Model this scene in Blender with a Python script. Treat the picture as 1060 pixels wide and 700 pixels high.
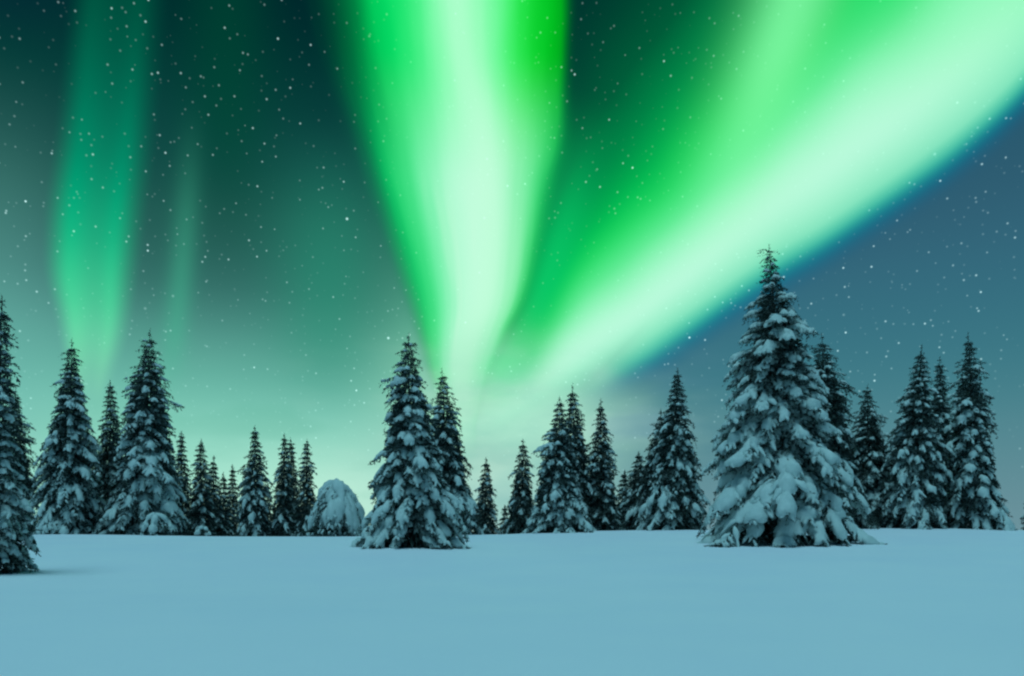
import bpy, math, random
import numpy as np

for o in list(bpy.data.objects):
    bpy.data.objects.remove(o)
scene = bpy.context.scene

# ------------------------------------------------------------------ camera
FPX = 883.0            # focal length of the photograph, in its own pixels (1060 wide)
HORIZON = 553.0        # row of the true horizon
EYE = 1.7
cam_data = bpy.data.cameras.new("camera")
cam = bpy.data.objects.new("camera", cam_data)
scene.collection.objects.link(cam)
cam_data.sensor_width = 36.0
cam_data.lens = 36.0 * FPX / 1060.0
cam_data.shift_y = (HORIZON - 350.0) / 1060.0
cam_data.clip_start = 0.1
cam_data.clip_end = 20000
cam.location = (0, 0, EYE)
cam.rotation_euler = (math.pi / 2, 0, 0)
scene.camera = cam

# ------------------------------------------------------------------ night sky with aurora (by direction only)
world = bpy.data.worlds.new("World")
scene.world = world
world.use_nodes = True
wnt = world.node_tree
wnt.nodes.clear()


def lin(c):
    return tuple((v / 255 / 12.92) if v / 255 <= 0.04045 else ((v / 255 + 0.055) / 1.055) ** 2.4 for v in c)


class S:
    """a node socket that can be used in arithmetic"""
    nt = wnt

    def __init__(self, s):
        self.s = s

    def __add__(a, b): return m_('ADD', a, b)
    def __radd__(a, b): return m_('ADD', b, a)
    def __sub__(a, b): return m_('SUBTRACT', a, b)
    def __rsub__(a, b): return m_('SUBTRACT', b, a)
    def __mul__(a, b): return m_('MULTIPLY', a, b)
    def __rmul__(a, b): return m_('MULTIPLY', b, a)
    def __truediv__(a, b): return m_('DIVIDE', a, b)


def put(inp, v):
    if isinstance(v, S):
        S.nt.links.new(v.s, inp)
    else:
        inp.default_value = v


def m_(op, a, b=0.0, c=0.0):
    n = S.nt.nodes.new('ShaderNodeMath')
    n.operation = op
    put(n.inputs[0], a)
    put(n.inputs[1], b)
    put(n.inputs[2], c)
    return S(n.outputs[0])


def smooth(v, a, b):
    n = S.nt.nodes.new('ShaderNodeMapRange')
    n.interpolation_type = 'SMOOTHSTEP'
    put(n.inputs[0], v)
    n.inputs[1].default_value, n.inputs[2].default_value = (a, b) if a < b else (b, a)
    n.inputs[3].default_value, n.inputs[4].default_value = (0, 1) if a < b else (1, 0)
    return S(n.outputs[0])


def gauss(v, c, w):
    d = (v - c) / w
    return m_('EXPONENT', d * d * -1.0)


def curve(v, pts, lo, hi, ylo, yhi):
    """smooth function of v through pts, flat outside"""
    n = S.nt.nodes.new('ShaderNodeFloatCurve')
    put(n.inputs[1], (v - lo) / (hi - lo))
    c = n.mapping.curves[0]
    pts = sorted(pts)
    pp = [((x - lo) / (hi - lo), (y - ylo) / (yhi - ylo)) for x, y in pts]
    while len(c.points) < len(pp):
        c.points.new(0.5, 0.5)
    for q, (x, y) in zip(c.points, pp):
        q.location = (x, y)
        q.handle_type = 'AUTO_CLAMPED'
    n.mapping.use_clip = False
    n.mapping.extend = 'HORIZONTAL'
    n.mapping.update()
    return S(n.outputs[0]) * (yhi - ylo) + ylo


def ramp(v, stops, lo=0.0, hi=1.0):
    """stops: (position, sRGB 0-255 colour, alpha) -> colour socket, alpha socket"""
    n = S.nt.nodes.new('ShaderNodeValToRGB')
    cr = n.color_ramp
    cr.interpolation = 'B_SPLINE'
    put(n.inputs[0], (v - lo) / (hi - lo))
    while len(cr.elements) < len(stops):
        cr.elements.new(0.5)
    for e, st in zip(cr.elements, sorted(stops)):
        e.position = (st[0] - lo) / (hi - lo)
        e.color = (*lin(st[1]), st[2] if len(st) > 2 else 1.0)
    return S(n.outputs[0]), S(n.outputs[1])


def mix(f, a, b):
    n = S.nt.nodes.new('ShaderNodeMix')
    n.data_type = 'RGBA'
    n.clamp_factor = True
    put(n.inputs[0], f)
    for i, v in ((6, a), (7, b)):
        if isinstance(v, S):
            put(n.inputs[i], v)
        else:
            n.inputs[i].default_value = (*lin(v), 1)
    return S(n.outputs[2])


def noise(vec, scale, detail=3, rough=0.5):
    n = S.nt.nodes.new('ShaderNodeTexNoise')
    put(n.inputs['Vector'], vec)
    n.inputs['Scale'].default_value = scale
    n.inputs['Detail'].default_value = detail
    n.inputs['Roughness'].default_value = rough
    return S(n.outputs['Fac'])


def vec(x, y, z):
    n = S.nt.nodes.new('ShaderNodeCombineXYZ')
    for i, v in enumerate((x, y, z)):
        put(n.inputs[i], v)
    return S(n.outputs[0])


def azi(px):                     # bearing (radians east of north) seen at a column of the photograph
    return math.atan((px - 530.0) / FPX)


def rise(px, py):                # tangent of the elevation seen at a pixel
    return (HORIZON - py) / FPX * math.cos(azi(px))


tc = wnt.nodes.new('ShaderNodeTexCoord')
DIR = S(tc.outputs['Generated'])
sep = wnt.nodes.new('ShaderNodeSeparateXYZ')
wnt.links.new(DIR.s, sep.inputs[0])
X, Y, Z = (S(sep.outputs[i]) for i in range(3))
AZ = m_('ARCTAN2', X, Y)                              # bearing
EL = Z / m_('MAXIMUM', m_('SQRT', X * X + Y * Y), 0.02)      # tangent of elevation
A0, A1, E0, E1 = azi(0), azi(1060), 0.0, 0.70

# slow wavering so that no edge is a ruled line
wob = (noise(vec(AZ * 3.0, EL * 2.0, 0.0), 1.6, 2) - 0.5)
AZW = AZ + wob * 0.012
ELW = EL + (noise(vec(AZ * 2.0, EL * 1.0, 7.3), 2.2, 2) - 0.5) * 0.012


def el(y):
    return (HORIZON - y) / FPX


def colramp(v, rows):            # vertical gradient given by photograph rows
    return ramp(v, [(el(y), c) for y, c in rows], 0.0, 0.72)[0]


left = colramp(EL, [(0, (0, 36, 42)), (60, (0, 46, 46)), (125, (6, 62, 58)), (190, (16, 74, 70)), (240, (30, 88, 80)), (310, (48, 106, 100)),
                    (365, (82, 152, 140)), (430, (114, 196, 177)), (500, (166, 230, 208)), (553, (182, 236, 215))])
mid = colramp(EL, [(0, (0, 50, 44)), (125, (2, 70, 55)), (230, (30, 100, 85)), (330, (90, 185, 150)), (400, (148, 215, 182)), (450, (156, 208, 190)),
                   (500, (146, 198, 190)), (553, (165, 200, 200))])
right = colramp(EL, [(0, (30, 80, 108)), (150, (38, 88, 109)), (230, (46, 91, 112)), (300, (52, 104, 124)), (380, (57, 118, 132)), (450, (76, 134, 143)),
                     (553, (112, 148, 158))])
sky = mix(smooth(AZ, azi(330), azi(500)), left, mid)
# where the great diagonal curtain on the right hangs: its lower edge, and how high it reaches
low = curve(AZ, [(azi(430), rise(430, 500)), (azi(500), rise(500, 474)), (azi(560), rise(560, 442)), (azi(620), rise(620, 408)), (azi(700), rise(700, 355)), (azi(800), rise(800, 288)), (azi(850), rise(850, 259)),
                 (azi(900), rise(900, 226)), (azi(960), rise(960, 184)), (azi(1000), rise(1000, 152)), (azi(1060), rise(1060, 95)), (0.75, 0.68)],
            azi(430), 0.75, 0.0, 0.75)
scl = curve(AZ, [(azi(430), 0.10), (azi(520), 0.13), (azi(560), 0.20), (azi(620), 0.31), (azi(700), 0.37), (azi(840), 0.47), (azi(1060), 0.60), (0.75, 0.7)],
            azi(430), 0.75, 0.0, 0.75)
rise_above = ELW - low + (noise(vec(AZ * 1.6, EL * 1.6, 3.3), 2.6, 2) - 0.5) * 0.05 * smooth(ELW - low, 0.02, 0.12)
n = m_('MINIMUM', rise_above, 0.026) / 0.34 + m_('MAXIMUM', rise_above - 0.026, 0.0) / scl      # sharp lower edge, slow fade above
sky = mix(smooth(AZ, azi(520), azi(700)) * smooth(n, 0.25, -0.02), sky, right)

# grey air glow at the far left, darker blue corner above it
g = gauss(AZ, azi(-20), 0.085) * smooth(EL, el(110), el(390))
sky = mix(g * 0.36, sky, (112, 184, 178))
g = gauss(AZ, azi(-10), 0.07) * smooth(EL, el(140), el(20))
sky = mix(g * 0.7, sky, (6, 36, 56))

# broad faint green veil
g = gauss(AZW, azi(235), 0.045) * smooth(EL, el(330), el(120))
sky = mix(g * 0.55, sky, (0, 72, 52))
g = gauss(AZW, azi(340), 0.06) * smooth(EL, el(120), el(300)) * smooth(EL, el(450), el(340))
sky = mix(g * 0.5, sky, (40, 150, 120))

# the far left curtain
cL = curve(EL, [(el(420), azi(74)), (el(360), azi(62)), (el(300), azi(50)), (el(250), azi(52)), (el(180), azi(64)), (el(90), azi(76)), (el(0), azi(84)), (0.68, azi(90))],
           E0, E1, A0, A1)
cR = curve(EL, [(el(420), azi(112)), (el(360), azi(126)), (el(300), azi(134)), (el(200), azi(148)), (el(100), azi(160)), (el(0), azi(168)), (0.68, azi(170))],
           E0, E1, A0, A1)
s = (AZW - cL) / (cR - cL)
prof = smooth(s, -0.12, 0.25) * smooth(s, 1.18, 0.72) * (0.82 + 0.30 * gauss(s, 0.22, 0.22) + 0.25 * gauss(s, 0.8, 0.16))
ccol, calpha = ramp(EL, [(el(430), (150, 225, 185), 0.0), (el(385), (120, 226, 178), 0.75), (el(340), (72, 214, 156), 0.86), (el(280), (0, 186, 132), 0.92),
                         (el(200), (0, 138, 104), 0.85), (el(100), (0, 98, 74), 0.75), (el(0), (0, 80, 60), 0.70), (0.72, (0, 60, 50), 0.3)], 0.0, 0.75)
sky = mix(prof * calpha, sky, ccol)
# one thin ray beside it
g = gauss(AZW, curve(EL, [(el(420), azi(176)), (el(200), azi(196)), (el(0), azi(205))], E0, E1, A0, A1), 0.014) * smooth(EL, el(120), el(330)) * smooth(EL, el(430), el(350))
sky = mix(g * 0.34, sky, (70, 190, 150))

# the great diagonal curtain on the right
dcol, dalpha = ramp(n, [(-0.10, (34, 92, 124), 0.0), (-0.05, (8, 104, 136), 0.5), (-0.01, (10, 130, 148), 0.8), (0.03, (60, 196, 166), 0.97), (0.08, (135, 232, 192), 1.0),
                        (0.15, (176, 248, 214), 1.0), (0.21, (190, 251, 222), 1.0), (0.30, (160, 249, 200), 1.0), (0.40, (84, 236, 144), 1.0), (0.53, (10, 216, 92), 1.0), (0.68, (2, 168, 78), 1.0),
                        (0.85, (0, 128, 70), 1.0), (1.05, (0, 94, 57), 0.95), (1.55, (0, 66, 48), 0.0)], -0.2, 1.6)
dmask = smooth(AZ, azi(425), azi(530)) * smooth(AZ, 1.3, 0.7) * m_('MAXIMUM', smooth(AZ, azi(540), azi(660)), smooth(EL, el(490), el(370)))
# the fringe under the curtain fades towards the cloud
sky = mix(dalpha * dmask * m_('MAXIMUM', smooth(AZ, azi(560), azi(680)), smooth(n, -0.02, 0.15)), sky, dcol)
sky = mix(gauss(n, 0.2, 0.2) * smooth(EL, el(190), el(10)) * smooth(AZ, azi(820), azi(980)) * dmask * 0.75, sky, (120, 250, 170))
# bright ray rising out of it, and a softer one further right
g = gauss(AZW, curve(EL, [(el(260), azi(738)), (el(190), azi(760)), (el(100), azi(795)), (el(0), azi(832)), (0.7, azi(850))], E0, E1, A0, A1), 0.046) * smooth(EL, el(300), el(60)) * smooth(EL, 1.0, 0.66)
sky = mix(g * 0.80, sky, (128, 252, 166))
g = gauss(AZW, azi(925), 0.045) * smooth(EL, el(120), el(10))
sky = mix(g * 0.55, sky, (20, 224, 104))

# green fill in the fork between the two curtains
g = gauss(AZ, curve(EL, [(el(420), azi(520)), (el(340), azi(548)), (el(240), azi(580)), (el(120), azi(610))], E0, E1, A0, A1), 0.030) * smooth(EL, el(90), el(300)) * smooth(EL, el(430), el(370))
sky = mix(g * 0.85, sky, (10, 202, 104))
# the central curtain
bL = curve(EL, [(el(440), azi(462)), (el(385), azi(442)), (el(315), azi(424)), (el(230), azi(398)), (el(150), azi(373)), (el(80), azi(352)), (el(0), azi(338)), (0.69, azi(325))],
           E0, E1, A0, A1)
bR = curve(EL, [(el(440), azi(492)), (el(385), azi(508)), (el(345), azi(526)), (el(310), azi(545)), (el(250), azi(559)), (el(190), azi(570)), (el(150), azi(580)), (el(80), azi(584)), (el(0), azi(587)), (0.69, azi(588))],
           E0, E1, A0, A1)
s = (AZW - bL) / (bR - bL)
streak = noise(vec(s * 1.0, EL * 0.45, 2.0), 6.0, 3) - 0.5
s = s + streak * 0.10
top, ta = ramp(s, [(-0.08, (0, 60, 50), 0.0), (0.10, (0, 150, 74), 0.75), (0.20, (0, 210, 92), 1), (0.32, (14, 232, 112), 1), (0.42, (96, 250, 156), 1), (0.54, (140, 255, 184), 1),
                   (0.68, (110, 251, 158), 1), (0.78, (52, 240, 96), 1), (0.87, (4, 214, 44), 1), (0.955, (0, 176, 22), 1), (1.0, (0, 110, 40), 0.6), (1.05, (0, 60, 48), 0)], -0.15, 1.15)
bot, ba = ramp(s, [(-0.06, (20, 120, 90), 0.0), (0.06, (0, 180, 92), 0.8), (0.16, (22, 220, 114), 1), (0.30, (112, 242, 172), 1), (0.45, (182, 252, 216), 1), (0.62, (200, 253, 224), 1),
                   (0.78, (160, 248, 196), 1), (0.89, (84, 232, 140), 1), (0.97, (16, 204, 96), 0.9), (1.06, (0, 160, 80), 0)], -0.15, 1.15)
up = smooth(EL, el(205), el(50))
fade = smooth(EL, el(480), el(335))
up_a = (ta * up + ba * (1.0 - up)) * fade * smooth(EL, 1.2, 0.66)
sky = mix(up_a, sky, mix(up, bot, top))
g = gauss(s, 0.5, 0.30) * smooth(EL, el(500), el(400)) * smooth(EL, el(290), el(420))
sky = mix(g * 0.5, sky, (160, 238, 196))
core = curve(EL, [(el(420), azi(474)), (el(350), azi(490)), (el(300), azi(505)), (el(240), azi(508)), (el(180), azi(500)), (el(120), azi(490)), (el(60), azi(478)), (el(0), azi(474)), (0.69, azi(470))], E0, E1, A0, A1)
g = gauss(AZW + streak * 0.03, core, 0.026) * fade * smooth(EL, 1.0, 0.66)
sky = mix(g * 0.55, sky, (196, 255, 220))
g = gauss(s + streak * 0.5, 0.42, 0.07) * smooth(EL, el(420), el(330)) * smooth(EL, el(150), el(260))
sky = mix(g * 0.25, sky, (210, 252, 226))

g = gauss(AZ, azi(520), 0.040) * gauss(EL, el(385), 0.045)
sky = mix(g * 0.6, sky, (116, 232, 172))
g = gauss(AZ, azi(555), 0.095) * gauss(EL, el(440), 0.060)
sky = mix(g * 0.74, sky, (176, 236, 210))
g = gauss(AZ, azi(622), 0.016) * gauss(EL, el(388), 0.014)
sky = mix(g * 0.15, sky, (205, 246, 226))
g = gauss(AZ, azi(350), 0.12) * gauss(EL, el(545), 0.064)
sky = mix(g * 0.78, sky, (200, 244, 222))
# thin lit cloud low over the trees
cn = noise(vec(AZ * 1.0, EL * 2.6, 0.4), 7.5, 3, 0.5)
band = smooth(EL, el(560), el(500)) * smooth(EL, el(320), el(470))
cm = smooth(cn, 0.40, 0.74) * band
sky = mix(cm * gauss(AZ, azi(520), 0.16) * 0.75, sky, (184, 226, 208))
cd = smooth(noise(vec(AZ * 1.0, EL * 3.0, 5.1), 7.0, 3, 0.5), 0.47, 0.70) * band
sky = mix(cd * gauss(AZ, azi(330), 0.22) * 0.25, sky, (84, 172, 148))
sky = mix(smooth(noise(vec(AZ * 1.0, EL * 2.2, 9.4), 9.0, 4, 0.55), 0.46, 0.66) * smooth(EL, el(345), el(430)) * gauss(AZ, azi(520), 0.15) * 0.26, sky, (122, 192, 178))
sky = mix(cd * gauss(AZ, azi(650), 0.10) * 0.35, sky, (96, 140, 168))

# overhead and behind: plain moonlit night blue
back = ramp(Z, [(0.0, (60, 120, 135)), (0.35, (20, 62, 84)), (0.62, (22, 74, 100)), (1.0, (20, 74, 104))])[0]
infront = smooth(m_('ABSOLUTE', AZ), 1.15, 0.66) * smooth(EL, 1.1, 0.68)
sky = mix(infront, back, sky)
sky = mix(smooth(Z, -0.004, -0.03), sky, (40, 66, 78))      # below the horizon: dim snow light


def stars(scale, r0, r1, seed, keep, power):
    v = S.nt.nodes.new('ShaderNodeTexVoronoi')
    v.feature = 'F1'
    mp = S.nt.nodes.new('ShaderNodeVectorMath')
    mp.operation = 'ADD'
    put(mp.inputs[0], DIR)
    mp.inputs[1].default_value = (seed, seed * 0.37, -seed * 0.61)
    S.nt.links.new(mp.outputs[0], v.inputs['Vector'])
    v.inputs['Scale'].default_value = scale
    d = S(v.outputs['Distance'])
    sp = S.nt.nodes.new('ShaderNodeSeparateColor')
    S.nt.links.new(v.outputs['Color'], sp.inputs[0])
    r, gch = S(sp.outputs[0]), S(sp.outputs[1])
    return smooth(d, r1, r0) * m_('GREATER_THAN', r, 1 - keep) * (0.16 + m_('POWER', gch, 3.5)) * power


crowd = 0.30 + 0.7 * smooth(noise(DIR, 7.0, 3), 0.36, 0.66)
st = stars(68.0, 0.0, 0.105, 3.1, 0.85, 0.75) * (0.3 + crowd) + stars(135.0, 0.0, 0.22, 11.7, 0.85, 0.55) * crowd + stars(24.0, 0.0, 0.052, 23.5, 0.6, 0.9)
spl = wnt.nodes.new('ShaderNodeSeparateColor')
wnt.links.new(sky.s, spl.inputs[0])
st = st * smooth(EL, el(530), el(400)) * 1.6 * (0.2 + 0.8 * smooth(S(spl.outputs[1]), 1.1, 0.15))      # drowned where the sky itself is bright
sc = S.nt.nodes.new('ShaderNodeMix')
sc.data_type = 'RGBA'
sc.blend_type = 'ADD'
sc.inputs[0].default_value = 1.0
put(sc.inputs[6], sky)
stc = S.nt.nodes.new('ShaderNodeMix')
stc.data_type = 'RGBA'
put(stc.inputs[0], st)
stc.clamp_factor = False
stc.inputs[6].default_value = (0, 0, 0, 1)
stc.inputs[7].default_value = (0.62, 0.92, 0.92, 1)
put(sc.inputs[7], S(stc.outputs[2]))
bg = wnt.nodes.new('ShaderNodeBackground')
wnt.links.new(sc.outputs[2], bg.inputs[0])
bg.inputs[1].default_value = 1.0
wo = wnt.nodes.new('ShaderNodeOutputWorld')
wnt.links.new(bg.outputs[0], wo.inputs[0])
world.cycles.sampling_method = 'MANUAL'
world.cycles.sample_map_resolution = 1024

# ------------------------------------------------------------------ moonlight, soft and cold, from high over the trees
MOON_ELEV, MOON_TURN = 75.0, -26.0
sun_data = bpy.data.lights.new("moon", 'SUN')
sun_data.energy = 1.70
sun_data.angle = math.radians(28)
sun_data.color = (0.385, 0.81, 0.94)
sun = bpy.data.objects.new("moon", sun_data)
sun.rotation_euler = (math.radians(90 - MOON_ELEV), 0, math.radians(MOON_TURN))
scene.collection.objects.link(sun)

# ------------------------------------------------------------------ exposure
scene.view_settings.view_transform = 'Standard'
scene.view_settings.look = 'None'
scene.view_settings.exposure = 0.0
scene.view_settings.gamma = 1.0
scene.view_settings.use_curve_mapping = False

# ------------------------------------------------------------------ helpers
def link(o, parent=None):
    scene.collection.objects.link(o)
    if parent is not None:
        o.parent = parent
    return o


def tag(o, label=None, cat=None, group=None, kind=None):
    for k, v in (("label", label), ("category", cat), ("group", group), ("kind", kind)):
        if v:
            o[k] = v
    return o


def mesh_obj(name, verts, faces, mat, parent=None, smooth_faces=False):
    """verts (n,3) array; faces: (m,k) int array"""
    me = bpy.data.meshes.new(name)
    verts = np.asarray(verts, dtype=np.float32)
    faces = np.asarray(faces, dtype=np.int32)
    nf, k = faces.shape
    me.vertices.add(len(verts))
    me.vertices.foreach_set("co", verts.ravel())
    me.loops.add(nf * k)
    me.loops.foreach_set("vertex_index", faces.ravel())
    me.polygons.add(nf)
    me.polygons.foreach_set("loop_start", np.arange(0, nf * k, k, dtype=np.int32))
    if smooth_faces:
        me.polygons.foreach_set("use_smooth", np.ones(nf, dtype=bool))
    me.update(calc_edges=True)
    me.materials.append(mat)
    return link(bpy.data.objects.new(name, me), parent)


def new_mat(name):
    m = bpy.data.materials.new(name)
    m.use_nodes = True
    nt = m.node_tree
    b = nt.nodes['Principled BSDF']
    return m, nt, b


def tex_noise(nt, scale, detail=4, coord='Object', rough=0.5):
    t = nt.nodes.new('ShaderNodeTexCoord')
    n = nt.nodes.new('ShaderNodeTexNoise')
    n.inputs['Scale'].default_value = scale
    n.inputs['Detail'].default_value = detail
    n.inputs['Roughness'].default_value = rough
    nt.links.new(t.outputs[coord], n.inputs['Vector'])
    return n.outputs['Fac']


def col_ramp(nt, fac, stops):
    r = nt.nodes.new('ShaderNodeValToRGB')
    nt.links.new(fac, r.inputs[0])
    while len(r.color_ramp.elements) < len(stops):
        r.color_ramp.elements.new(0.5)
    for e, (p, c) in zip(r.color_ramp.elements, stops):
        e.position, e.color = p, (*c, 1)
    return r.outputs[0]


def bump(nt, b, fac, strength, dist):
    n = nt.nodes.new('ShaderNodeBump')
    n.inputs['Strength'].default_value = strength
    n.inputs['Distance'].default_value = dist
    nt.links.new(fac, n.inputs['Height'])
    nt.links.new(n.outputs[0], b.inputs['Normal'])


# ------------------------------------------------------------------ materials
M_FIELD, nt, b = new_mat("field_snow")
nt.links.new(col_ramp(nt, tex_noise(nt, 0.35, 5), [(0.3, (0.76, 0.80, 0.86)), (0.7, (0.80, 0.83, 0.87))]), b.inputs['Base Color'])
b.inputs['Roughness'].default_value = 0.75
b.inputs['Specular IOR Level'].default_value = 0.2
bump(nt, b, tex_noise(nt, 14.0, 6, rough=0.65), 0.22, 0.03)

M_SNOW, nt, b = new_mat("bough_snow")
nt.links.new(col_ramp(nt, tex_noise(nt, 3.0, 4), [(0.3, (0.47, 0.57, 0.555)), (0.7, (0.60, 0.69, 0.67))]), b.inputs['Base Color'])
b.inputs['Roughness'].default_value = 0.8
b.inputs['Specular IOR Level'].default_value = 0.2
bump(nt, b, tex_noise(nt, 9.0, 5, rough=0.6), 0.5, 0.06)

M_NEEDLE, nt, b = new_mat("spruce_needles")
# dark green needles, hoar frost in patches
nt.links.new(col_ramp(nt, tex_noise(nt, 5.5, 5, rough=0.62), [(0.33, (0.012, 0.025, 0.021)), (0.48, (0.030, 0.050, 0.042)), (0.62, (0.09, 0.12, 0.115)), (0.78, (0.24, 0.29, 0.29))]), b.inputs['Base Color'])
b.inputs['Roughness'].default_value = 0.7
b.inputs['Specular IOR Level'].default_value = 0.25

M_BARK, nt, b = new_mat("spruce_bark")
nt.links.new(col_ramp(nt, tex_noise(nt, 6.0, 5), [(0.3, (0.03, 0.024, 0.02)), (0.7, (0.08, 0.062, 0.05))]), b.inputs['Base Color'])
b.inputs['Roughness'].default_value = 0.9
bump(nt, b, tex_noise(nt, 20.0, 4), 0.6, 0.03)


# ------------------------------------------------------------------ snow field: rises gently to a crest, then falls away to a far plain
def wave(x, y, seed, scale):
    r = np.random.RandomState(seed)
    s = 0
    for i in range(7):
        a = r.uniform(0, 2 * math.pi)
        k = r.uniform(0.6, 1.7) / scale
        s = s + np.sin((x * math.cos(a) + y * math.sin(a)) * k + r.uniform(0, 6.28)) / 7 ** 0.5
    return s


BUMPS = []           # (x, y, height, radius): drifts banked up round the trees


def ground(x, y, drifts=True):
    x = np.asarray(x, float)
    y = np.asarray(y, float)
    rise_ = 0.0400 * np.maximum(y, -30) + 0.0035 * x * np.clip(y / 44, 0, 1.2) * np.exp(-(x / 120) ** 2)
    crest = 45.0 + 1.2 * np.sin(x * 0.11 + 1) + 0.7 * np.sin(x * 0.31)
    fall = 0.0400 * crest - 0.14 - 0.09 * (y - crest) + 0.0035 * x * np.exp(-(x / 120) ** 2)
    k = 0.16
    z = -k * np.logaddexp(-rise_ / k, -fall / k)
    z = np.where(z < -60, -60 - 20 * (1 - np.exp(np.minimum(z + 60, 0) / 20)), z)
    near = np.exp(-(np.maximum(np.hypot(x, y - 20) - 60, 0) / 60) ** 2)
    z = z + near * (0.04 * wave(x, y * 1.6, 3, 3.6) + 0.14 * wave(x * 0.6, y * 1.3, 8, 5.5) + 0.012 * wave(x, y * 1.5, 5, 1.1) * np.exp(-np.maximum(y - 25, 0) / 10))
    if drifts:
        for bx, by, h, r in BUMPS:
            z = z + h * np.exp(-((x - bx) ** 2 + (y - by) ** 2) / (r * r))
    return z


def build_ground():
    def axis(dense0, dense1, step, far0, far1, grow=1.16):
        a = list(np.arange(dense0, dense1, step))
        s, v = step, a[-1]
        while v < far1:
            s *= grow
            v += s
            a.append(v)
        s, v = step, a[0]
        while v > far0:
            s *= grow
            v -= s
            a.insert(0, v)
        return np.array(a)
    xs = axis(-36, 36, 0.35, -6000, 6000)
    ys = axis(1, 56, 0.30, -3000, 6000)
    gx, gy = np.meshgrid(xs, ys)
    gz = ground(gx, gy)
    v = np.stack([gx, gy, gz], -1).reshape(-1, 3)
    nx, ny = len(xs), len(ys)
    i = (np.arange(ny - 1)[:, None] * nx + np.arange(nx - 1)[None, :]).ravel()
    f = np.stack([i, i + 1, i + nx + 1, i + nx], -1)
    tag(mesh_obj("snow_ground", v, f, M_FIELD, None, True), "smooth blue white snow field rising gently to the tree line", "snow", kind="structure")


# ------------------------------------------------------------------ snow-laden spruces
UP = np.array([0, 0, 1.0])


def nrm(v):
    return v / np.maximum(np.linalg.norm(v, axis=-1, keepdims=True), 1e-9)


def lumps(p, seed, scale):
    """smooth 3-D waviness in -1..1 for an array of points"""
    r = np.random.RandomState(seed)
    s = 0
    for i in range(6):
        k = r.normal(size=3)
        k = k / np.linalg.norm(k) * r.uniform(0.7, 1.8) / scale
        s = s + np.sin(p @ k + r.uniform(0, 6.28))
    return s / 3.2


class Pads:
    """pillows of snow, each a closed skin along a short path"""
    ROWS, RING = 7, 8

    def __init__(self):
        self.c, self.lat, self.w, self.h = [], [], [], []

    def add(self, path, lat, w, h):
        # path (n,ROWS,3), lat (n,ROWS,3), w/h (n,ROWS)
        self.c.append(path); self.lat.append(lat); self.w.append(w); self.h.append(h)

    def mesh(self, seed, zmin=None):
        c, lat, w, h = (np.concatenate(a) for a in (self.c, self.lat, self.w, self.h))
        n = len(c)
        tang = nrm(np.gradient(c, axis=1))
        up = np.cross(lat, tang)
        up = np.where(up[..., 2:] < 0, -up, up)
        up = nrm(up + UP * 0.35)
        th = np.linspace(0, 2 * math.pi, self.RING, endpoint=False) + 0.2
        co, si = np.cos(th), np.sin(th)
        si = np.where(si > 0, si, si * 0.40)
        p = (c[:, :, None] + lat[:, :, None] * (w[:, :, None] * co)[..., None] + up[:, :, None] * (h[:, :, None] * si)[..., None]
             - UP * (w[:, :, None] * co ** 2 * 0.45)[..., None])
        flat = p.reshape(-1, 3)
        amp = np.repeat(np.minimum(w, h).ravel(), self.RING)
        d = lumps(flat, seed, 0.16) * 0.30 + lumps(flat, seed + 1, 0.07) * 0.16
        ctr = np.repeat(c.reshape(-1, 3), self.RING, axis=0)
        flat = flat + nrm(flat - ctr) * (d * amp)[:, None]
        R, K = self.ROWS, self.RING
        base = (np.arange(n) * R * K)[:, None, None]
        r_ = np.arange(R - 1)[None, :, None] * K
        k_ = np.arange(K)[None, None, :]
        k2 = (k_ + 1) % K
        q = np.stack([base + r_ + k_, base + r_ + k2, base + r_ + K + k2, base + r_ + K + k_], -1).reshape(-1, 4)
        return flat, q


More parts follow.
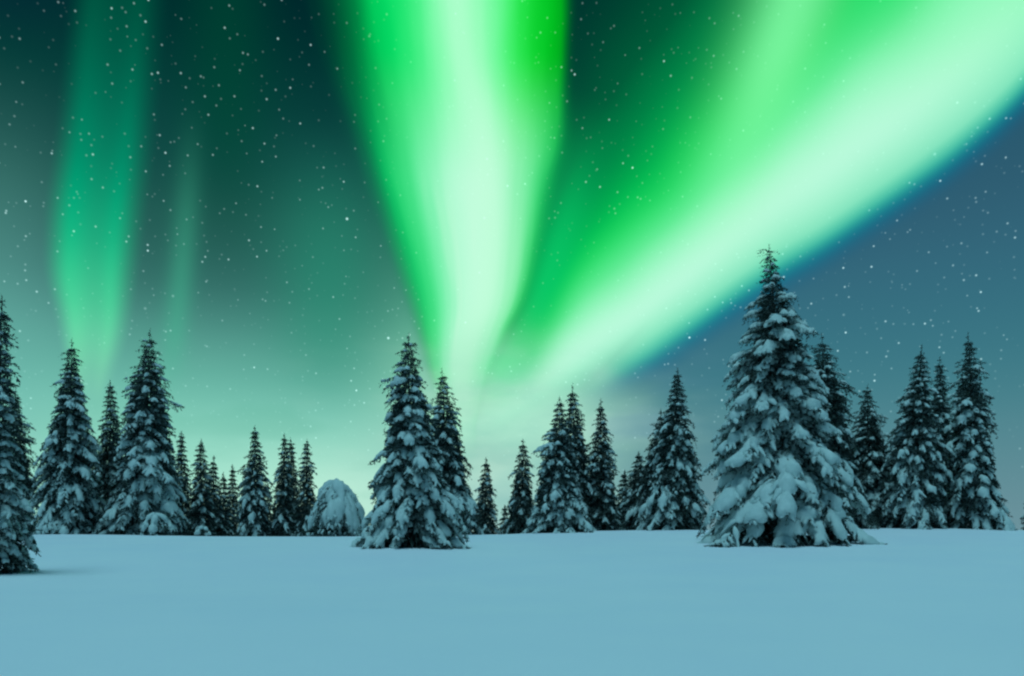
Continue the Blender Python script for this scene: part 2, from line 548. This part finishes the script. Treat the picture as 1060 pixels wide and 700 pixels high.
def spruce(name, apex, base_px, base_row, half, dist, label, seed, group, snow=0.8, droop=1.0, full=1.0, fat=1.0, dense=1.0, bare_tip=0.16, ragged=0.0, dome=False, name_cat="tree", sink=0.16):
    """apex: (column, row) of the tip; base_px/base_row: foot in the photograph; half: half width in photograph pixels; dist: metres away"""
    rs = np.random.RandomState(seed)
    bx = dist * (base_px - 530.0) / FPX
    bz = float(ground(bx, dist)) - sink
    H = EYE + dist * (HORIZON - apex[1]) / FPX - bz
    R = half * dist / FPX
    tipx = dist * (apex[0] - base_px) / FPX
    root = bpy.data.objects.new(name, None)
    link(root)
    root.location = (bx, dist, bz)
    tag(root, label, name_cat, group)
    bend = rs.uniform(-0.012, 0.012, 2) * H

    def axis(z):
        t = np.clip(np.asarray(z, float) / H, 0, 1)
        return np.stack([tipx * t ** 1.3 + bend[0] * np.sin(t * 6.0) * t, bend[1] * np.sin(t * 5.0 + 1) * t, t * H], -1)

    # trunk
    zz = np.concatenate([[-0.6], np.linspace(0, 0.995, 16) * H])
    cen = axis(zz)
    cen[0, 2] = -0.6
    rad = np.maximum((1 - np.clip(zz / H, 0, 1)) * (0.0135 * H + 0.03), 0.008)
    an = np.linspace(0, 2 * math.pi, 9, endpoint=False)
    tv = cen[:, None] + np.stack([np.cos(an), np.sin(an), 0 * an], -1)[None] * (rad[:, None] * (1 + 0.10 * np.sin(3 * an + seed)))[..., None]
    i = (np.arange(len(zz) - 1)[:, None] * 9 + np.arange(9)[None]).ravel()
    i2 = (np.arange(len(zz) - 1)[:, None] * 9 + (np.arange(9)[None] + 1) % 9).ravel()
    mesh_obj("trunk", tv.reshape(-1, 3), np.stack([i, i2, i2 + 9, i + 9], -1), M_BARK, root, True)

    # boughs
    pads = Pads()
    tw_p, tw_d, tw_l = [], [], []
    m_px = dist / FPX
    z = 0.05 * H if not dome else 0.02 * H
    ga = rs.uniform(0, 6.28)
    clump = rs.uniform(0, 6.28, 5)
    sag = rs.uniform(0.8, 1.2)
    while z < H * (0.985 if dome else 0.955):
        t = z / H
        env = 0 + (1 - math.exp(-full * (1 - t))) / (1 - math.exp(-full)) * (1 + 0.07 * math.sin(t * 9 + clump[0]) * (1 - t)) if not dome else (0.62 + 0.38 * t) * rs.uniform(0.70, 1.10)
        env = max(env, 0.0)
        L0 = max(0.98 * R * env, 0.010 * H)
        nb = int(round((3.2 + 5.6 * min(1, L0 / 1.4)) * dense))
        for q in range(nb):
            ga += 2.399963 + rs.uniform(-0.35, 0.35)
            zb = z + rs.uniform(-0.5, 0.5) * (0.008 + 0.014 * (1 - t)) * H
            zb = min(max(zb, 0.03), H * 0.985)
            lump = 1 + 0.13 * math.sin(ga * 2 + clump[1] + t * 7) + 0.08 * math.sin(ga * 3 + clump[2] - t * 16)
            L = L0 * lump * (rs.uniform(0.72, 1.03) if rs.rand() > 0.12 else rs.uniform(1.02, 1.02 + 0.22 * t))
            if t > 0.62 and not dome:
                L *= rs.uniform(0.70, 1.38)
            out = np.array([math.cos(ga), math.sin(ga), 0.0])
            side = np.array([-out[1], out[0], 0.0])
            ss = np.linspace(0, 1, 9)
            p0 = math.radians((-4 - 14 * (1 - t) + 40 * t ** 2.5 + rs.uniform(-8, 8)) * 1.0)
            p1 = math.radians((-58 + 46 * t ** 1.5 + rs.uniform(-12, 10)) * min(1.25, droop * sag))
            if dome:
                p0, p1 = math.radians(10), math.radians(-80)
            pit = p0 + (p1 - p0) * ss ** 0.85
            dr = np.cos(pit)
            dz = np.sin(pit)
            sc_ = L / np.mean(dr)
            rr = np.concatenate([[0], np.cumsum((dr[1:] + dr[:-1]) / 2)]) / 8 * sc_
            hh = np.concatenate([[0], np.cumsum((dz[1:] + dz[:-1]) / 2)]) / 8 * sc_
            if dome:                      # every bough arches over from the top and hangs to the ground
                hb = H * min(0.97, (0.5 + 0.5 * math.sqrt(t)) * rs.uniform(0.86, 1.06))
                side = nrm(side + out * rs.uniform(-0.5, 0.5))
                rr = L * np.sin(ss * 1.45)
                hh = -(hb - 0.05) * (0.12 * ss + 0.88 * (1 - np.cos(ss * 1.5)))
            # start high enough that the bough ends near its own storey
            z_att = zb + 0.55 * max(-hh[-1], 0) * (1 if t < 0.9 else 0)
            z_att = min(z_att, H * 0.985) if not dome else hb
            sway = rs.uniform(-0.12, 0.12) * L * (3.5 if dome else 1)
            ax_ = axis(z_att)
            path = ax_[None] + out[None] * rr[:, None] + UP[None] * hh[:, None] + side[None] * (sway * ss ** 2)[:, None]
            floor_ = 0.06 + 0.10 * rs.rand() - 0.10 * (ss > 0.8)
            path[:, 2] = np.where(path[:, 2] < floor_ + 0.25, floor_ + 0.25 * np.exp((np.minimum(path[:, 2], floor_ + 0.25) - floor_ - 0.25) / 0.35), path[:, 2])

            def at(s_):
                return np.stack([np.interp(s_, ss, path[:, j]) for j in range(3)], -1)

            # side twigs, both hands
            K = int(np.clip(L / (0.115 + 1.2 * m_px), 3, 13))
            sk = np.concatenate([np.linspace(0.12, 0.98, K), np.linspace(0.16, 0.95, K)]) + rs.uniform(-0.03, 0.03, 2 * K)
            sk = np.clip(sk, 0.05, 1.0)
            sg = np.concatenate([np.ones(K), -np.ones(K)])
            pk = at(sk)
            tg = nrm(at(np.minimum(sk + 0.08, 1.0)) - at(sk - 0.08))
            ang = np.radians(rs.uniform(38, 66, 2 * K))
            tl = np.clip(0.40 * L * (1.08 - sk) ** 0.75 + 0.10, 0.10, 0.95) * rs.uniform(0.7, 1.2, 2 * K)
            td = nrm(tg * np.cos(ang)[:, None] + side[None] * (sg * np.sin(ang))[:, None] + UP[None] * rs.uniform(-0.42, -0.02, 2 * K)[:, None])
            # the bough's own needles are a chain of short twigs too
            sm = np.linspace(0.08, 1.0, max(4, int(L / 0.22)))
            pm = at(sm)
            tm = nrm(at(np.minimum(sm + 0.06, 1.0)) - at(sm - 0.06))
            # hanging twigs under the bough
            nh = max(2, int(L / 0.15))
            sh = rs.uniform(0.2, 1.0, nh)
            th_ = nrm(rs.normal(size=(nh, 3)) * 0.35 + np.array([0, 0, -1.0]) + out * 0.45)
            lh = rs.uniform(0.18, 0.48, nh) * min(1, 0.5 + L / 2)
            tw_p += [pk, pm, at(sh)]
            tw_d += [td, tm, th_]
            tw_l += [tl, np.full(len(sm), max(0.16, 0.28 * L / len(sm) + 0.10)), lh]

            # snow
            cover = snow * (1.20 - 0.60 * max(0, (t - 0.35) / 0.65) ** 1.3)
            if t > 1 - bare_tip:
                cover *= 0.45
            if rs.rand() < cover * 0.92:
                rows = np.linspace(0, 1, Pads.ROWS)
                prof = np.sin(np.clip(0.05 + 0.91 * rows, 0, 1) * math.pi) ** 0.6
                npil = 1 if L < 0.8 else (2 if L < 2.0 else 3)
                cuts = np.linspace(rs.uniform(0.10, 0.32), rs.uniform(0.90, 1.02), npil + 1)
                if dome:
                    npil, cuts = 2, np.array([-0.03, rs.uniform(0.35, 0.65), rs.uniform(0.75, 1.0)])
                cuts[1:-1] += rs.uniform(-0.06, 0.06, npil - 1)
                for a0, a1 in zip(cuts[:-1], cuts[1:]):
                    if npil > 1 and rs.rand() < 0.16:
                        continue
                    lum = 1 + 0.22 * np.sin(rows * rs.uniform(4, 8) + rs.uniform(0, 6.28))
                    w0 = fat * np.clip(0.060 + 0.085 * L, 0.06, 0.36) * rs.uniform(0.7, 1.25) * (0.65 + 0.40 * snow)
                    h0 = fat * np.clip(0.050 + 0.058 * L, 0.05, 0.22) * rs.uniform(0.7, 1.25) * (0.65 + 0.40 * snow)
                    pc = at(a0 - 0.02 + (a1 - a0 + 0.05) * rows) + UP * 0.015
                    pads.add(pc[None], np.repeat(side[None, None], Pads.ROWS, 1), (w0 * prof * lum)[None], (h0 * prof * lum)[None])
                sel = np.where((rs.rand(2 * K) < 0.25 + 0.55 * cover) & (tl > 0.13) & (sk > 0.2))[0]
                if len(sel):
                    ns = len(sel)
                    ln = tl[sel] * rs.uniform(0.6, 1.0, ns)
                    dirn = td[sel]
                    pc = pk[sel][:, None] + dirn[:, None] * (ln[:, None] * rows[None])[..., None] - UP * (0.28 * ln[:, None] * rows[None] ** 2)[..., None] + UP * 0.025
                    lt = nrm(np.cross(np.repeat(UP[None], ns, 0), dirn))
                    ww = fat * (np.clip(0.045 + 0.11 * ln, 0.05, 0.15) * rs.uniform(0.8, 1.25, ns))[:, None] * prof[None] * (1 + 0.25 * np.sin(rows[None] * 8 + rs.uniform(0, 6.28, ns)[:, None]))
                    pads.add(pc, np.repeat(lt[:, None], Pads.ROWS, 1), ww, ww * 0.80)
        z += max(0.030 * H * (0.75 + 0.35 * (1 - t)), 0.18 + m_px * 1.5) * (1.0 / max(0.7, dense) if dense < 1 else 1.0)

    # leader at the tip: short stiff twigs
    if not dome:
        nt_ = 13
        zt = H * (1 - bare_tip * rs.rand(nt_) ** 1.4 * 0.7)
        a_ = rs.uniform(0, 6.28, nt_)
        zt = np.minimum(zt, H * 0.975)
        dd = nrm(np.stack([np.cos(a_), np.sin(a_), rs.uniform(-0.1, 0.9, nt_)], -1))
        tw_p.append(axis(zt)); tw_d.append(dd); tw_l.append(np.clip((H - zt) * 0.36 + 0.03, 0.05, 0.40) * rs.uniform(0.4, 1.1, nt_))
        tw_p.append(axis(H * np.linspace(0.93, 0.985, 6))); tw_d.append(np.repeat(UP[None], 6, 0) + rs.normal(size=(6, 3)) * 0.1); tw_l.append(np.full(6, 0.015 * H + 0.05))
        if ragged:
            zt = H * rs.uniform(0.945, 0.985, 16)
            a_ = rs.uniform(0, 6.28, 16)
            tw_p.append(axis(zt)); tw_d.append(nrm(np.stack([np.cos(a_), np.sin(a_), rs.uniform(-0.25, 0.45, 16)], -1))); tw_l.append(rs.uniform(0.35, 1.0, 16) * ragged)
    P, D, Ln = np.concatenate(tw_p), np.concatenate(tw_d), np.concatenate(tw_l)

    # needle sprays: narrow ragged blades along every twig
    blade = 0.080 + 0.85 * m_px
    nper = np.clip((Ln / (0.085 + 0.5 * m_px)).astype(int) + 1, 2, 8)
    idx = np.repeat(np.arange(len(P)), nper * 3)
    n = len(idx)
    fr = rs.rand(n)
    o = P[idx] + D[idx] * (Ln[idx] * fr)[:, None] - UP * (0.22 * Ln[idx] * fr ** 2)[:, None]
    rv = rs.normal(size=(n, 3))
    rv = nrm(rv - D[idx] * np.sum(rv * D[idx], -1, keepdims=True))
    rv[:, 2] *= 0.75
    dv = nrm(D[idx] * rs.uniform(0.5, 1.2, n)[:, None] + rv * rs.uniform(0.4, 1.0, n)[:, None] + UP * -0.12)
    bl = blade * rs.uniform(0.6, 1.35, n) * (1.0 - 0.45 * np.clip(o[:, 2] / H, 0, 1) ** 3)
    wv = nrm(np.cross(dv, rs.normal(size=(n, 3)))) * (bl * rs.uniform(0.13, 0.22, n))[:, None]
    # dark inner growth round the trunk
    ni = int(900 * dense + 260 * H * min(1.5, R))
    ti = rs.rand(ni) ** 1.4 * 0.93 + 0.015
    envi = (1 - np.exp(-full * (1 - ti))) / (1 - math.exp(-full)) if not dome else np.sqrt(1 - ti * ti)
    ri = R * envi * 0.62 * np.sqrt(rs.rand(ni))
    ai = rs.uniform(0, 6.28, ni)
    oi = axis(ti * H * (0.82 if dome else 1.0)) + np.stack([np.cos(ai) * ri, np.sin(ai) * ri, 0 * ri], -1)
    di = nrm(rs.normal(size=(ni, 3)) * 0.6 + np.stack([np.cos(ai), np.sin(ai), -0.6 + 0 * ai], -1))
    li = rs.uniform(0.16, 0.34, ni) * np.clip(R * envi, 0.3, 1.3)
    wi = nrm(np.cross(di, rs.normal(size=(ni, 3)))) * (li * rs.uniform(0.16, 0.28, ni))[:, None]
    o, dv, bl, wv = (np.concatenate(a) for a in ((o, oi), (dv, di), (bl, li), (wv, wi)))
    mid_ = o + dv * (bl * 0.45)[:, None]
    tip_ = o + dv * bl[:, None]
    o[:, 2] = np.maximum(o[:, 2], 0.02); tip_[:, 2] = np.maximum(tip_[:, 2], 0.0)
    v = np.stack([o, mid_ + wv, tip_, mid_ - wv], 1).reshape(-1, 3)
    mesh_obj("crown", v, np.arange(len(v), dtype=np.int32).reshape(-1, 4), M_NEEDLE, root)
    pv, pf = pads.mesh(seed)
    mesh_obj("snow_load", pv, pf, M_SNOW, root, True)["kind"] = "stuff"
    return root


# ------------------------------------------------------------------ the trees along the crest
ROW = "snow-laden spruces along the crest"
SAP = "small snow-buried spruces at the crest"
#   tip (col,row)  foot col,row  half  metres  label  options
TREES = [
    ((2, 306), -7, 593, 37, 19.9, "snow-laden spruce cut off by the left frame edge, standing nearest on the open snow", dict(snow=0.9, full=1.0)),
    ((16, 402), 12, 556, 32, 47, "dark spruce peeping out behind the nearest spruce at the left frame edge", dict(snow=0.6)),
    ((74, 350), 71, 556, 39, 44, "snowy spruce inside the pale green far left ray, left of the slim dark spruce", dict(snow=0.85)),
    ((113, 393), 113, 554, 26, 48, "slim dark spruce squeezed between the two tallest spruces of the left group", dict(snow=0.6)),
    ((156, 340), 149, 555, 48, 45, "broad tall spruce with a needle-thin tip and sweeping boughs, tallest of the left group", dict(snow=0.85, full=1.0)),
    ((188, 446), 188, 554, 16, 50, "small dark spruce touching the right side of the tallest left group spruce", dict(snow=0.55)),
    ((209, 454), 208, 554, 20, 50, "small pointed spruce, first and tallest of the tight clump of four", dict(snow=0.6)),
    ((222, 472), 222, 554, 14, 53, "thin spruce pressed behind the tallest of the tight clump of four", dict(snow=0.5)),
    ((231, 489), 231, 554, 13, 54, "shortest rounded spruce in the tight clump of four", dict(snow=0.6)),
    ((241, 481), 241, 554, 11, 56, "very thin spruce at the right end of the tight clump of four", dict(snow=0.45)),
    ((263, 441), 263, 554, 22, 49, "slender lone spruce with a long spire between the clump and the twin-topped pair", dict(snow=0.65)),
    ((277, 498), 277, 554, 10, 54, "tiny spruce top half hidden right of the slender lone spruce", dict(snow=0.5)),
    ((294, 449), 293, 554, 17, 50, "front spruce of the close twin-topped pair left of the snow dome", dict(snow=0.6)),
    ((301, 454), 303, 554, 15, 53, "rear spruce of the close twin-topped pair, a little lower", dict(snow=0.5)),
    ((318, 455), 317, 554, 16, 50, "narrow dark spruce rising just behind the left slope of the snow dome", dict(snow=0.5)),
    ((424, 345), 427, 567, 54, 30.4, "heavily snowed spruce standing out in front, just left of the picture centre", dict(snow=0.92, full=1.0, droop=1.1, fat=1.12, dense=0.95)),
    ((457, 382), 463, 556, 38, 44, "darker spruce leaning out behind the heavily snowed centre spruce", dict(snow=0.65)),
    ((503, 474), 502, 555, 17, 49, "small lone spruce with open sky on both sides, right of the centre pair", dict(snow=0.55)),
    ((523, 524), 523, 555, 10, 52, "tiny stub of a spruce between the small lone one and the dark spire", dict(snow=0.6)),
    ((541, 455), 540, 555, 20, 48, "dark slim spire left of the twin-tipped spruces near the picture centre", dict(snow=0.5)),
    ((579, 411), 577, 556, 35, 44, "snowier front spruce of the twin-tipped pair right of the picture centre", dict(snow=0.85)),
    ((592, 398), 596, 555, 29, 47, "taller rear spruce of the twin-tipped pair right of the picture centre", dict(snow=0.65)),
    ((622, 413), 622, 555, 25, 47, "single dark spruce below the lower end of the bright diagonal band", dict(snow=0.6)),
    ((647, 487), 645, 555, 16, 51, "little spruce wedged next to the single dark spruce, shorter of two small ones", dict(snow=0.6)),
    ((661, 468), 660, 555, 26, 48, "little spruce leaning on the left side of the sharp spire, taller of two small ones", dict(snow=0.7)),
    ((684, 424), 682, 555, 34, 47, "half hidden spruce forming the left shoulder of the sharp spire", dict(snow=0.65)),
    ((701, 380), 698, 555, 38, 45, "tall sharp spire between the small spruces and the biggest spruce", dict(snow=0.75, full=0.7)),
    ((795, 254), 812, 561, 110, 35.5, "biggest spruce of all, wide heavy snow skirts and a ragged crooked tip", dict(snow=0.95, full=-0.25, droop=0.90, fat=1.12, dense=0.95, bare_tip=0.08, ragged=0.75)),
    ((850, 345), 856, 554, 52, 45, "dark spruce rising behind the right side of the biggest spruce", dict(snow=0.6)),
    ((898, 398), 902, 553, 37, 46, "medium spruce with bent tip just right of the biggest spruce", dict(snow=0.65)),
    ((955, 356), 945, 553, 40, 44, "front spruce of the crowded pair near the right edge, dark and wide", dict(snow=0.75)),
    ((972, 369), 972, 553, 29, 49, "slim spruce tip showing behind the crowded pair's wide front spruce", dict(snow=0.55)),
    ((1001, 344), 1007, 552, 39, 44, "well shaped spruce with long drooping boughs, last full tree at the right", dict(snow=0.8, full=0.8, droop=1.2)),
    ((1072, 498), 1072, 552, 16, 47, "dark spruce cut by the right frame edge, only its boughs showing", dict(snow=0.5)),
]
for i, T in enumerate(TREES):
    x, d = T[4] * (T[1] - 530.0) / FPX, T[4]
    r = T[3] * d / FPX
    BUMPS.append((x, d, 0.07 if d > 43 else 0.14, r * 1.1 + 0.4))
build_ground()
SEEDS = {812: 4242, 427: 77}
for i, (tip, bc, br, half, dist, label, opt) in enumerate(TREES):
    spruce("spruce_tree", tip, bc, br, half, dist, label, SEEDS.get(bc, 100 + i * 7), ROW, **opt)
spruce("bent_spruce", (349, 497), 345, 555, 36, 43.5, "low spruce bowed into a round snow dome left of the centre spruce", 901, SAP, snow=1.3, dome=True, dense=1.0, fat=1.4, name_cat="tree")
spruce("buried_sapling", (160, 531), 160, 555, 17, 42.5, "tiny snow-buried sapling at the foot of the tallest left group spruce", 911, SAP, snow=1.3, fat=1.4, dome=True, dense=0.8, name_cat="sapling")
spruce("buried_sapling", (210, 544), 210, 555, 11, 43.0, "tiny snow-buried sapling before the tight clump of four", 921, SAP, snow=1.3, fat=1.4, dome=True, dense=0.7, name_cat="sapling")

scene.cycles.filter_width = 2.3
scene.cycles.max_bounces = 6
scene.cycles.use_adaptive_sampling = True
scene.cycles.adaptive_threshold = 0.02
